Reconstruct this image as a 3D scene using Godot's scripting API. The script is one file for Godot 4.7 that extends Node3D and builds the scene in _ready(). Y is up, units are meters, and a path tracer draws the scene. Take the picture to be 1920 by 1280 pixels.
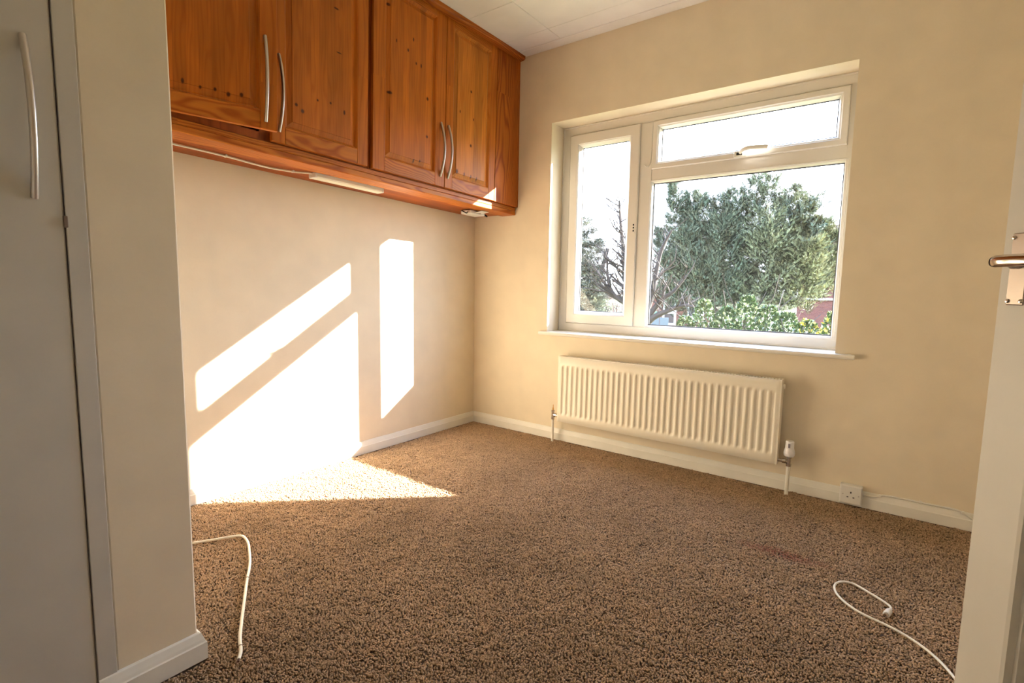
extends Node3D
# An empty bedroom: cream walls, overhead pine cupboards, a window on a garden, low winter sun.
# x runs along the window wall, y is up, z runs from the window wall into the room. Units are metres.

const H := 2.4            # ceiling height
const WIN := [0.612, 2.172, 0.683, 1.960]   # window opening x0, x1, y0, y1
const GROUND := -2.3      # the garden lies a storey below
var M := {}
var rng := RandomNumberGenerator.new()
var names := {}
var grain := 1            # axis along which wood grain runs
var uv_off := Vector2.ZERO
var uv_scale := Vector2(3.6, 1.0)


func _ready() -> void:
	rng.seed = 7
	setup_view()
	setup_materials()
	build_room()
	build_window()
	build_right_door()
	build_built_in_cupboard()
	build_wall_cabinets()
	build_radiator()
	build_small_things()
	build_carpet()
	build_garden()


func setup_view() -> void:
	var cam := Camera3D.new()
	cam.name = "camera"
	var yaw := 0.638257
	var pitch := 0.103916
	var roll := 0.017485
	var fw := Vector3(-sin(yaw) * cos(pitch), -sin(pitch), -cos(yaw) * cos(pitch))
	var rt := Vector3(cos(yaw), 0, -sin(yaw))
	var up := rt.cross(fw)
	var r2 := rt * cos(roll) + up * sin(roll)
	var u2 := -rt * sin(roll) + up * cos(roll)
	cam.transform = Transform3D(Basis(r2, u2, -fw), Vector3(2.3701, 0.95415, 2.7413))
	cam.fov = rad_to_deg(2.0 * atan(640.0 / 960.0064))
	cam.near = 0.02
	cam.far = 400.0
	add_child(cam)
	cam.current = true
	var e := Environment.new()
	e.background_mode = Environment.BG_SKY
	var sky := Sky.new()
	var sm := ProceduralSkyMaterial.new()
	sm.sky_top_color = Color(0.60, 0.74, 0.97)
	sm.sky_horizon_color = Color(0.93, 0.96, 1.0)
	sm.sky_curve = 0.5
	sm.ground_horizon_color = Color(0.55, 0.55, 0.5)
	sm.ground_bottom_color = Color(0.3, 0.3, 0.26)
	sm.sky_energy_multiplier = 2.15
	sm.sun_angle_max = 1.0
	sky.sky_material = sm
	e.sky = sky
	e.tonemap_mode = Environment.TONE_MAPPER_LINEAR
	e.tonemap_exposure = 2.6
	e.sdfgi_enabled = true
	e.ssao_enabled = true
	e.ssil_enabled = true
	var we := WorldEnvironment.new()
	we.name = "world_environment"
	we.environment = e
	add_child(we)
	var sun := DirectionalLight3D.new()
	sun.name = "sun"
	var toward := Vector3(1.065, 0.655, -1.0).normalized()
	sun.look_at_from_position(Vector3.ZERO, -toward, Vector3.UP)
	sun.light_color = Color(1.0, 0.985, 0.955)
	sun.light_energy = 8.6
	sun.light_angular_distance = 0.6
	sun.shadow_enabled = true
	sun.sky_mode = DirectionalLight3D.SKY_MODE_LIGHT_ONLY
	add_child(sun)


# ---------------------------------------------------------------- naming

func numbered(called: String) -> String:
	if not names.has(called):
		names[called] = 0
		return called
	names[called] += 1
	return "%s_%03d" % [called, names[called]]


func thing(called: String, label: String, category: String, at := Vector3.ZERO, group := "") -> Node3D:
	var o := Node3D.new()
	o.name = numbered(called)
	o.position = at
	add_child(o, true)
	tag(o, label, category, group)
	return o


func tag(o: Node, label: String, category: String, group := "") -> void:
	if label:
		o.set_meta("label", label)
	if category:
		o.set_meta("category", category)
	if group:
		o.set_meta("group", group)


func obj(called: String, st: SurfaceTool, mat: Material, parent: Node = self) -> MeshInstance3D:
	var o := MeshInstance3D.new()
	o.mesh = st.commit()
	return hang(called, o, mat, parent)


func hang(called: String, o: MeshInstance3D, mat: Material, parent: Node) -> MeshInstance3D:
	o.name = numbered(called) if parent == self else called
	o.material_override = mat
	o.cast_shadow = GeometryInstance3D.SHADOW_CASTING_SETTING_ON
	parent.add_child(o, true)
	return o


func struct(called: String, st: SurfaceTool, mat: Material, label := "") -> MeshInstance3D:
	var o := obj(called, st, mat)
	o.set_meta("kind", "structure")
	if label:
		o.set_meta("label", label)
	return o


# ---------------------------------------------------------------- mesh helpers

func begin() -> SurfaceTool:
	var st := SurfaceTool.new()
	st.begin(Mesh.PRIMITIVE_TRIANGLES)
	return st


func vtx(st: SurfaceTool, p: Vector3, n: Vector3, uv: Vector2) -> void:
	st.set_normal(n)
	st.set_uv(uv)
	st.add_vertex(p)


func wood_uv(p: Vector3, n: Vector3) -> Vector2:
	var a := n.abs().max_axis_index()
	var g := grain
	if a == g:
		g = (a + 1) % 3
	var o := 3 - a - g
	return Vector2(p[o] * uv_scale.x, p[g] * uv_scale.y) + uv_off


# one flat polygon, corners in anticlockwise order as seen from its front
func flat(st: SurfaceTool, pts: Array) -> void:
	var a: Vector3 = pts[0]
	var b: Vector3 = pts[1]
	var c: Vector3 = pts[2]
	var n := (b - a).cross(c - a)
	if n.length_squared() < 1e-16 and pts.size() > 3:
		n = (c - a).cross(pts[3] - a)
	if n.length_squared() < 1e-16:
		return
	n = n.normalized()
	for i in range(1, pts.size() - 1):
		for p in [a, pts[i + 1], pts[i]]:
			vtx(st, p, n, wood_uv(p, n))


# a flat polygon that faces away from a point inside the solid
func outward(st: SurfaceTool, pts: Array, inside: Vector3) -> void:
	var mid := Vector3.ZERO
	for p in pts:
		mid += p
	mid /= pts.size()
	var n: Vector3 = (pts[1] - pts[0]).cross(pts[2] - pts[0])
	if n.dot(mid - inside) < 0.0:
		pts = pts.duplicate()
		pts.reverse()
	flat(st, pts)


# chamfered box between two corners
func bx(st: SurfaceTool, lo: Vector3, hi: Vector3, bev := 0.002) -> void:
	var c := (lo + hi) / 2.0
	var h := (hi - lo) / 2.0
	bev = minf(bev, minf(h.x, minf(h.y, h.z)) * 0.9)
	if bev <= 0.0:
		bev = 0.00001
	for ax in 3:
		var u := (ax + 1) % 3
		var v := (ax + 2) % 3
		for s in [-1.0, 1.0]:
			var q := []
			for k in [[-1, -1], [1, -1], [1, 1], [-1, 1]]:
				var p := Vector3.ZERO
				p[ax] = s * h[ax]
				p[u] = k[0] * (h[u] - bev)
				p[v] = k[1] * (h[v] - bev)
				q.append(c + p)
			outward(st, q, c)
	if bev < 0.0001:
		return
	for ax in 3:
		var u := (ax + 1) % 3
		var v := (ax + 2) % 3
		for su in [-1.0, 1.0]:
			for sv in [-1.0, 1.0]:
				var q := []
				for k in [[-1, 0], [1, 0], [1, 1], [-1, 1]]:
					var p := Vector3.ZERO
					p[ax] = k[0] * (h[ax] - bev)
					p[u] = su * (h[u] if k[1] == 0 else h[u] - bev)
					p[v] = sv * (h[v] - bev if k[1] == 0 else h[v])
					q.append(c + p)
				outward(st, q, c)
	for sx in [-1.0, 1.0]:
		for sy in [-1.0, 1.0]:
			for sz in [-1.0, 1.0]:
				var q := []
				for k in 3:
					var p := Vector3(sx * h.x, sy * h.y, sz * h.z)
					for m in 3:
						if m != k:
							p[m] -= sign(p[m]) * bev
					q.append(c + p)
				outward(st, q, c)


# a mitred rectangular ring: profile is a list of (inset, height) from the outer edge inwards
func ring(st: SurfaceTool, o: Vector3, ux: Vector3, uy: Vector3, w: float, h: float, profile: Array) -> void:
	var n := ux.cross(uy)
	for k in profile.size() - 1:
		var a: Vector2 = profile[k]
		var b: Vector2 = profile[k + 1]
		var ca := []
		var cb := []
		for q in [[0, 0], [1, 0], [1, 1], [0, 1]]:
			ca.append(o + ux * (w - a.x if q[0] else a.x) + uy * (h - a.x if q[1] else a.x) + n * a.y)
			cb.append(o + ux * (w - b.x if q[0] else b.x) + uy * (h - b.x if q[1] else b.x) + n * b.y)
		for i in 4:
			var j := (i + 1) % 4
			flat(st, [ca[i], ca[j], cb[j], cb[i]])


# a prism: a polygon in (u, v), anticlockwise seen against w, swept along w
func prism(st: SurfaceTool, poly: Array, o: Vector3, u: Vector3, v: Vector3, w: Vector3, smooth := false) -> void:
	var n := poly.size()
	var front := []
	var back := []
	for p in poly:
		back.append(o + u * p.x + v * p.y)
		front.append(o + u * p.x + v * p.y + w)
	var flip := u.cross(v).dot(w) < 0.0
	var nn := []
	if smooth:
		for i in n:
			var d: Vector2 = (poly[(i + 1) % n] - poly[(i + n - 1) % n]).normalized()
			nn.append((u * d.y - v * d.x).normalized())
	for i in n:
		var j := (i + 1) % n
		if smooth:
			var q := [[back[i], nn[i]], [back[j], nn[j]], [front[j], nn[j]], [front[i], nn[i]]]
			for t in ([0, 2, 1, 0, 3, 2] if not flip else [0, 1, 2, 0, 2, 3]):
				vtx(st, q[t][0], q[t][1], wood_uv(q[t][0], q[t][1]))
		else:
			var q := [back[i], back[j], front[j], front[i]]
			if flip:
				q.reverse()
			flat(st, q)
	var tri := Geometry2D.triangulate_polygon(PackedVector2Array(poly))
	var nf := w.normalized()
	for k in range(0, tri.size(), 3):
		var t := [tri[k], tri[k + 1], tri[k + 2]]
		var f := [front[t[0]], front[t[1]], front[t[2]]]
		if (f[1] - f[0]).cross(f[2] - f[0]).dot(nf) < 0.0:
			f.reverse()
		flat(st, f)
		var b := [back[t[0]], back[t[1]], back[t[2]]]
		if (b[1] - b[0]).cross(b[2] - b[0]).dot(nf) > 0.0:
			b.reverse()
		flat(st, b)


# a tube through points; radius may vary (Array) and be squashed across
func tube(st: SurfaceTool, pts: Array, radius: Variant, sides := 8, flat_axis := Vector3.ZERO, squash := 1.0) -> void:
	var n := pts.size()
	var rings := []
	var norms := []
	var side := Vector3.ZERO
	for i in n:
		var t: Vector3 = (pts[mini(i + 1, n - 1)] - pts[maxi(i - 1, 0)]).normalized()
		if flat_axis != Vector3.ZERO:
			side = (flat_axis - t * flat_axis.dot(t)).normalized()
		elif i == 0:
			side = t.cross(Vector3.UP if absf(t.y) < 0.9 else Vector3.RIGHT).normalized()
		else:
			side = (side - t * side.dot(t)).normalized()
		var other := t.cross(side)
		var r: float = radius[i] if radius is Array else radius
		var row := []
		var nrow := []
		for k in sides:
			var a := TAU * k / sides
			row.append(pts[i] + side * cos(a) * r * squash + other * sin(a) * r)
			nrow.append((side * cos(a) / squash + other * sin(a)).normalized())
		rings.append(row)
		norms.append(nrow)
	for i in n - 1:
		for k in sides:
			var j := (k + 1) % sides
			var q := [[rings[i][k], norms[i][k], Vector2(float(k) / sides, i)], [rings[i][j], norms[i][j], Vector2(float(k + 1) / sides, i)], [rings[i + 1][j], norms[i + 1][j], Vector2(float(k + 1) / sides, i + 1)], [rings[i + 1][k], norms[i + 1][k], Vector2(float(k) / sides, i + 1)]]
			for t in [0, 2, 1, 0, 3, 2]:
				vtx(st, q[t][0], q[t][1], q[t][2])
	for e in [0, n - 1]:
		var nn: Vector3 = (pts[0] - pts[1]).normalized() if e == 0 else (pts[n - 1] - pts[n - 2]).normalized()
		for k in range(1, sides - 1):
			var f := [rings[e][0], rings[e][k], rings[e][k + 1]]
			if e == 0:
				f.reverse()
			for p in [f[0], f[2], f[1]]:
				vtx(st, p, nn, Vector2.ZERO)


# a lathed solid: profile (radius, height) from the bottom up, about an axis
func lathe(st: SurfaceTool, profile: Array, o: Vector3, axis := Vector3.UP, sides := 16) -> void:
	var s := axis.cross(Vector3.UP if absf(axis.y) < 0.9 else Vector3.RIGHT).normalized()
	var c := axis.cross(s)
	for i in profile.size() - 1:
		var a: Vector2 = profile[i]
		var b: Vector2 = profile[i + 1]
		var d := (b - a).normalized()
		for k in sides:
			var q := []
			for w in [[a, k], [a, k + 1], [b, k + 1], [b, k]]:
				var t: float = TAU * w[1] / sides
				var dir := s * cos(t) + c * sin(t)
				q.append([o + dir * w[0].x + axis * w[0].y, (dir * d.y - axis * d.x).normalized()])
			for t in [0, 2, 1, 0, 3, 2]:
				vtx(st, q[t][0], q[t][1], Vector2(float(k) / sides, q[t][0].y))


func smooth_path(ctrl: Array, per := 6) -> Array:
	var out := []
	var n := ctrl.size()
	for i in n - 1:
		var p0: Vector3 = ctrl[maxi(i - 1, 0)]
		var p1: Vector3 = ctrl[i]
		var p2: Vector3 = ctrl[i + 1]
		var p3: Vector3 = ctrl[mini(i + 2, n - 1)]
		for k in per:
			out.append(p1.cubic_interpolate(p2, p0, p3, float(k) / per))
	out.append(ctrl[n - 1])
	return out


# ---------------------------------------------------------------- materials

func noise(freq: float, oct := 3, s := 1, kind := FastNoiseLite.TYPE_SIMPLEX_SMOOTH) -> FastNoiseLite:
	var f := FastNoiseLite.new()
	f.noise_type = kind
	f.seed = s
	f.frequency = freq
	f.fractal_type = FastNoiseLite.FRACTAL_FBM if oct > 1 else FastNoiseLite.FRACTAL_NONE
	f.fractal_octaves = oct
	return f


func noise_tex(freq: float, oct: int, s: int, lo: Color, hi: Color, size := 512) -> NoiseTexture2D:
	var t := NoiseTexture2D.new()
	t.width = size
	t.height = size
	t.seamless = true
	t.noise = noise(freq, oct, s)
	var g := Gradient.new()
	g.set_color(0, lo)
	g.set_color(1, hi)
	t.color_ramp = g
	return t


func plain(c: Color, rough := 0.6, metal := 0.0) -> StandardMaterial3D:
	var m := StandardMaterial3D.new()
	m.albedo_color = c
	m.roughness = rough
	m.metallic = metal
	return m


func painted(c: Color, rough: float, relief: float, scale: float, s: int, freq := 0.02) -> StandardMaterial3D:
	var m := plain(c, rough)
	m.albedo_texture = noise_tex(0.006, 3, s, Color(0.965, 0.965, 0.965), Color(1, 1, 1))
	m.uv1_triplanar = true
	m.uv1_world_triplanar = true
	m.uv1_scale = Vector3.ONE * scale
	m.heightmap_enabled = true
	m.heightmap_texture = noise_tex(freq, 4, s + 5, Color.BLACK, Color.WHITE)
	m.heightmap_scale = relief
	return m


# pine: kind 0 straight grain, 1 cathedral grain, 2 a glued-up panel of staves with knots
func pine(kind: int, w: int, h: int, s: int, base: Color, late: Color, knots := []) -> ImageTexture:
	var n1 := noise(1.0, 2, s)
	var n2 := noise(1.0, 3, s + 9)
	var data := PackedByteArray()
	data.resize(w * h * 3)
	var staves := 9
	var tone := []
	var uc := []
	for k in staves + 1:
		tone.append(rng.randf_range(-1.0, 1.0))
		uc.append(rng.randf_range(-0.6, 1.6))
	var knot := Color(0.20, 0.085, 0.03)
	for y in h:
		var v := float(y) / h
		for x in w:
			var u := float(x) / w
			var t := 0.0
			var light := 0.0
			var uu := u
			if kind == 2:
				var k := int(u * staves)
				light = tone[k] * 0.07
				uu = u + k * 3.7
				var lu: float = (u * staves - k)
				var ph: float = (lu - uc[k]) * 5.0 + n1.get_noise_2d(uu * 7.0, v * 1.6) * 2.6
				t = pow(0.5 + 0.5 * sin(ph * 3.0), 3.0) * 0.30
				if lu < 0.03 or lu > 0.97:
					t += 0.12
			elif kind == 1:
				var du := u - 0.5 + n1.get_noise_2d(3.0, v * 1.2) * 0.22
				var ph := du * du * 95.0 + v * 16.0 + n1.get_noise_2d(u * 2.0, v * 2.5) * 4.0
				t = pow(0.5 + 0.5 * sin(ph * 1.7), 2.2) * 0.75
			else:
				var ph := u * 26.0 + n1.get_noise_2d(u * 2.2, v * 1.3) * 5.0
				t = pow(0.5 + 0.5 * sin(ph * 1.4), 3.0) * 0.4
			t += n2.get_noise_2d(uu * 90.0, v * 4.0) * 0.16 + 0.05
			light += n2.get_noise_2d(uu * 3.0, v * 2.0 + 40.0) * 0.10
			var c := base.lerp(late, clampf(t, 0.0, 1.0))
			c = c * (1.0 + light)
			for q in knots:
				var d := Vector2((u - q[0]) / (q[2] * 0.72), (v - q[1]) / (q[2] * q[3] * 0.72)).length()
				if d < 2.4:
					var kk := clampf(1.25 - d, 0.0, 1.0)
					var halo := clampf((2.4 - d) / 2.4, 0.0, 1.0) * 0.30 * (0.6 + 0.4 * sin(d * 9.0))
					c = c.lerp(late, halo).lerp(knot, minf(kk * 1.2, 0.75))
			var i := (y * w + x) * 3
			data[i] = clampi(int(c.r * 255.0), 0, 255)
			data[i + 1] = clampi(int(c.g * 255.0), 0, 255)
			data[i + 2] = clampi(int(c.b * 255.0), 0, 255)
	return ImageTexture.create_from_image(Image.create_from_data(w, h, false, Image.FORMAT_RGB8, data))


func varnished(tex: Texture2D, tint := Color.WHITE) -> StandardMaterial3D:
	var m := plain(tint, 0.42)
	m.albedo_texture = tex
	m.metallic_specular = 0.35
	return m


func brick_image() -> ImageTexture:
	var im := Image.create(256, 256, false, Image.FORMAT_RGB8)
	im.fill(Color(0.55, 0.47, 0.42))
	for r in 16:
		for c in 9:
			var x := c * 32 - (16 if r % 2 else 0)
			var f := rng.randf_range(-0.05, 0.05)
			im.fill_rect(Rect2i(x + 1, r * 16 + 1, 30, 14), Color(0.50 + f, 0.27 + f * 0.8, 0.20 + f * 0.5))
	return ImageTexture.create_from_image(im)


func setup_materials() -> void:
	M.wall = painted(Color(0.935, 0.875, 0.768), 0.85, 0.03, 1.4, 3)
	M.reveal = M.wall
	M.ceiling = painted(Color(0.955, 0.94, 0.93), 0.9, 0.03, 1.2, 11)
	M.gloss = painted(Color(0.945, 0.925, 0.875), 0.38, 0.04, 2.0, 21, 0.008)
	M.upvc = plain(Color(0.89, 0.865, 0.825), 0.35)
	M.door_paint = painted(Color(0.86, 0.835, 0.785), 0.5, 0.025, 1.6, 31, 0.01)
	M.cupboard_paint = painted(Color(0.81, 0.785, 0.74), 0.45, 0.025, 1.6, 41, 0.01)
	M.steel = plain(Color(0.80, 0.77, 0.74), 0.36, 1.0)
	M.chrome = plain(Color(0.82, 0.79, 0.76), 0.14, 1.0)
	M.nickel = plain(Color(0.74, 0.69, 0.64), 0.13, 1.0)
	M.brass = plain(Color(0.80, 0.58, 0.25), 0.35, 1.0)
	M.dark = plain(Color(0.05, 0.045, 0.04), 0.7)
	M.white_plastic = plain(Color(0.90, 0.885, 0.85), 0.4)
	M.diffuser = plain(Color(0.90, 0.87, 0.79), 0.45)
	M.radiator = plain(Color(0.94, 0.905, 0.83), 0.35)
	M.seal = plain(Color(0.28, 0.28, 0.30), 0.6)
	M.glass = plain(Color(1, 1, 1, 0.03), 0.02)
	M.glass.transparency = BaseMaterial3D.TRANSPARENCY_ALPHA
	var base := Color(0.73, 0.41, 0.12)
	var late := Color(0.585, 0.275, 0.06)
	M.pine_stile = varnished(pine(0, 128, 512, 51, base, late))
	M.pine_rail = varnished(pine(1, 192, 384, 52, Color(0.75, 0.445, 0.155), late))
	M.pine_trim = varnished(pine(1, 128, 512, 53, Color(0.71, 0.395, 0.13), Color(0.52, 0.225, 0.05)))
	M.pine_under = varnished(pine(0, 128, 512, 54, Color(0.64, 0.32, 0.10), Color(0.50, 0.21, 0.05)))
	M.pine_inside = varnished(pine(0, 128, 256, 55, Color(0.60, 0.30, 0.10), Color(0.42, 0.18, 0.05)))
	# knots as (across, down, size, stretch)
	M.panel_1 = varnished(pine(2, 224, 448, 61, base, late, [[0.10, 0.955, 0.020, 0.6], [0.30, 0.945, 0.018, 0.9], [0.45, 0.955, 0.016, 0.6], [0.58, 0.950, 0.018, 0.6], [0.70, 0.958, 0.024, 0.55], [0.82, 0.948, 0.022, 0.6], [0.60, 0.20, 0.016, 0.7]]))
	M.panel_2 = varnished(pine(2, 224, 448, 62, base, late, [[0.22, 0.885, 0.030, 0.5], [0.14, 0.862, 0.026, 0.45], [0.42, 0.80, 0.018, 0.5], [0.60, 0.79, 0.018, 0.5], [0.80, 0.815, 0.020, 0.9], [0.72, 0.50, 0.05, 0.10], [0.75, 0.12, 0.02, 0.7], [0.68, 0.27, 0.045, 0.15]]))
	M.panel_3 = varnished(pine(2, 224, 448, 63, base, late, [[0.09, 0.605, 0.055, 0.22], [0.82, 0.545, 0.030, 0.5], [0.82, 0.785, 0.030, 0.4], [0.42, 0.305, 0.022, 0.6], [0.52, 0.225, 0.018, 0.9], [0.20, 0.285, 0.016, 0.9], [0.58, 0.36, 0.020, 0.6], [0.68, 0.36, 0.018, 1.0], [0.56, 0.965, 0.020, 0.8], [0.68, 0.955, 0.018, 0.6], [0.06, 0.10, 0.04, 0.3]]))
	M.panel_4 = varnished(pine(2, 224, 448, 64, Color(0.775, 0.48, 0.185), late, [[0.13, 0.945, 0.036, 0.6], [0.32, 0.950, 0.022, 0.8], [0.50, 0.955, 0.022, 0.9], [0.66, 0.958, 0.024, 0.8], [0.46, 0.36, 0.030, 0.4], [0.48, 0.735, 0.032, 0.45], [0.18, 0.53, 0.018, 0.8], [0.54, 0.545, 0.018, 0.7]]))
	M.carpet_base = plain(Color(0.40, 0.32, 0.25), 1.0)
	M.carpet = plain(Color.WHITE, 1.0)
	M.carpet.vertex_color_use_as_albedo = true
	M.carpet.metallic_specular = 0.1
	M.cable = plain(Color(0.93, 0.895, 0.82), 0.4)
	M.brick = plain(Color(0.72, 0.72, 0.76), 0.9)
	M.brick.albedo_texture = brick_image()
	M.brick.uv1_triplanar = true
	M.brick.uv1_world_triplanar = true
	M.brick.uv1_scale = Vector3.ONE * 0.8
	M.roof = plain(Color(0.36, 0.26, 0.22), 0.9)
	M.grass = plain(Color(0.36, 0.40, 0.15), 0.95)
	M.bark = plain(Color(0.19, 0.16, 0.14), 0.9)
	M.twig = plain(Color(0.52, 0.38, 0.24), 0.9)
	M.fence = plain(Color(0.36, 0.40, 0.42), 0.8)
	M.needle = plain(Color.WHITE, 0.75)
	M.needle.vertex_color_use_as_albedo = true
	M.needle.backlight_enabled = true
	M.needle.backlight = Color(0.2, 0.2, 0.2)
	M.leaf = plain(Color.WHITE, 0.24)
	M.leaf.vertex_color_use_as_albedo = true
	M.leaf.backlight_enabled = true
	M.leaf.backlight = Color(0.35, 0.35, 0.35)


# ---------------------------------------------------------------- room shell

const SKIRT := [Vector2(0, 0), Vector2(0.016, 0), Vector2(0.016, 0.044), Vector2(0.0135, 0.047), Vector2(0.0115, 0.054), Vector2(0.006, 0.069), Vector2(0.0025, 0.072), Vector2(0, 0.072)]


func build_room() -> void:
	var st := begin()
	bx(st, Vector3(-0.2, -0.15, -0.205), Vector3(4.4, -0.006, 3.5), 0.0)
	struct("floor", st, M.carpet_base)
	# ceiling: a slab, with the lining boards hung below it
	st = begin()
	bx(st, Vector3(-0.2, H + 0.012, -0.205), Vector3(4.4, H + 0.2, 3.5), 0.0)
	var ceil := struct("ceiling", st, M.ceiling)
	var xs := [0.0, 0.70, 1.90, 3.0]
	var zs := [0.0, 0.205, 0.535, 1.75, 3.3]
	for i in 3:
		for k in 4:
			st = begin()
			bx(st, Vector3(xs[i] + 0.0008, H, zs[k] + 0.0008), Vector3(xs[i + 1] - 0.0008, H + 0.0125, zs[k + 1] - 0.0008), 0.0022)
			obj("ceiling_board", st, M.ceiling, ceil)
	# flat batten along the window wall
	st = begin()
	prism(st, [Vector2(0, 0), Vector2(0.072, 0.0), Vector2(0.072, 0.004), Vector2(0.068, 0.007), Vector2(0, 0.007)], Vector3(0.41, H, 0.0), Vector3(0, 0, 1), Vector3(0, -1, 0), Vector3(2.59, 0, 0))
	struct("trim_1", st, M.ceiling)
	# window wall with its opening
	st = begin()
	var zb := -0.190
	bx(st, Vector3(-0.2, -0.15, zb), Vector3(WIN[0], H + 0.1, 0), 0.0)
	bx(st, Vector3(WIN[1], -0.15, zb), Vector3(4.4, H + 0.1, 0), 0.0)
	bx(st, Vector3(WIN[0], -0.15, zb), Vector3(WIN[1], WIN[2] - 0.022, 0), 0.0)
	bx(st, Vector3(WIN[0], WIN[3], zb), Vector3(WIN[1], H + 0.1, 0), 0.0)
	struct("wall_back", st, M.wall)
	st = begin()
	bx(st, Vector3(-0.2, -0.15, 0), Vector3(0, H + 0.1, 2.3), 0.0)
	struct("wall_left", st, M.wall)
	# the thick piece of wall that ends the alcove, up to the built-in cupboard
	st = begin()
	bx(st, Vector3(-0.2, -0.15, 2.2335), Vector3(1.015, H + 0.1, 2.4015), 0.004)
	struct("wall_alcove", st, M.wall)
	st = begin()
	bx(st, Vector3(-0.2, -0.15, 3.3), Vector3(4.4, H + 0.1, 3.5), 0.0)
	struct("wall_front", st, M.wall)
	st = begin()
	bx(st, Vector3(3.0, -0.15, 0), Vector3(3.1, H + 0.1, 2.24), 0.0)
	bx(st, Vector3(3.0, -0.15, 3.03), Vector3(3.1, H + 0.1, 3.3), 0.0)
	bx(st, Vector3(3.0, 2.02, 2.24), Vector3(3.1, H + 0.1, 3.03), 0.0)
	struct("wall_right", st, M.wall)
	# the landing beyond the doorway
	st = begin()
	bx(st, Vector3(4.3, -0.15, 0.0), Vector3(4.4, H + 0.1, 3.3), 0.0)
	bx(st, Vector3(3.1, -0.15, 1.5), Vector3(4.3, H + 0.1, 1.6), 0.0)
	struct("wall_landing", st, M.wall)
	# skirting boards
	st = begin()
	prism(st, SKIRT, Vector3(0, 0, 0), Vector3(0, 0, 1), Vector3(0, 1, 0), Vector3(3.0, 0, 0))
	struct("baseboard_back", st, M.gloss)
	st = begin()
	prism(st, SKIRT, Vector3(0, 0, 0), Vector3(1, 0, 0), Vector3(0, 1, 0), Vector3(0, 0, 2.2335))
	struct("baseboard_left", st, M.gloss)
	st = begin()
	var pz := 2.2335
	# mitred round the corner of the alcove
	for i in SKIRT.size():
		var p: Vector2 = SKIRT[i]
		var q: Vector2 = SKIRT[(i + 1) % SKIRT.size()]
		flat(st, [Vector3(1.015 + p.x, p.y, 2.4355), Vector3(1.015 + p.x, p.y, pz - p.x), Vector3(1.015 + q.x, q.y, pz - q.x), Vector3(1.015 + q.x, q.y, 2.4355)])
		flat(st, [Vector3(1.015 + p.x, p.y, pz - p.x), Vector3(0.0165, p.y, pz - p.x), Vector3(0.0165, q.y, pz - q.x), Vector3(1.015 + q.x, q.y, pz - q.x)])
	var cap := []
	for p in SKIRT:
		cap.append(Vector3(1.015 + p.x, p.y, 2.4355))
	outward(st, cap, Vector3(1.02, 0.03, 2.3))
	struct("baseboard_alcove", st, M.gloss)
	st = begin()
	prism(st, SKIRT, Vector3(3.0, 0, 0), Vector3(-1, 0, 0), Vector3(0, 1, 0), Vector3(0, 0, 2.18))
	struct("baseboard_right", st, M.gloss)


# ---------------------------------------------------------------- window

func wring(p: Array, x0: float, y0: float, x1: float, y1: float) -> SurfaceTool:
	var st := begin()
	var pr := []
	for q in p:
		pr.append(Vector2(q[0], q[1]))
	ring(st, Vector3(x0, y0, 0), Vector3.RIGHT, Vector3.UP, x1 - x0, y1 - y0, pr)
	return st


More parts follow.
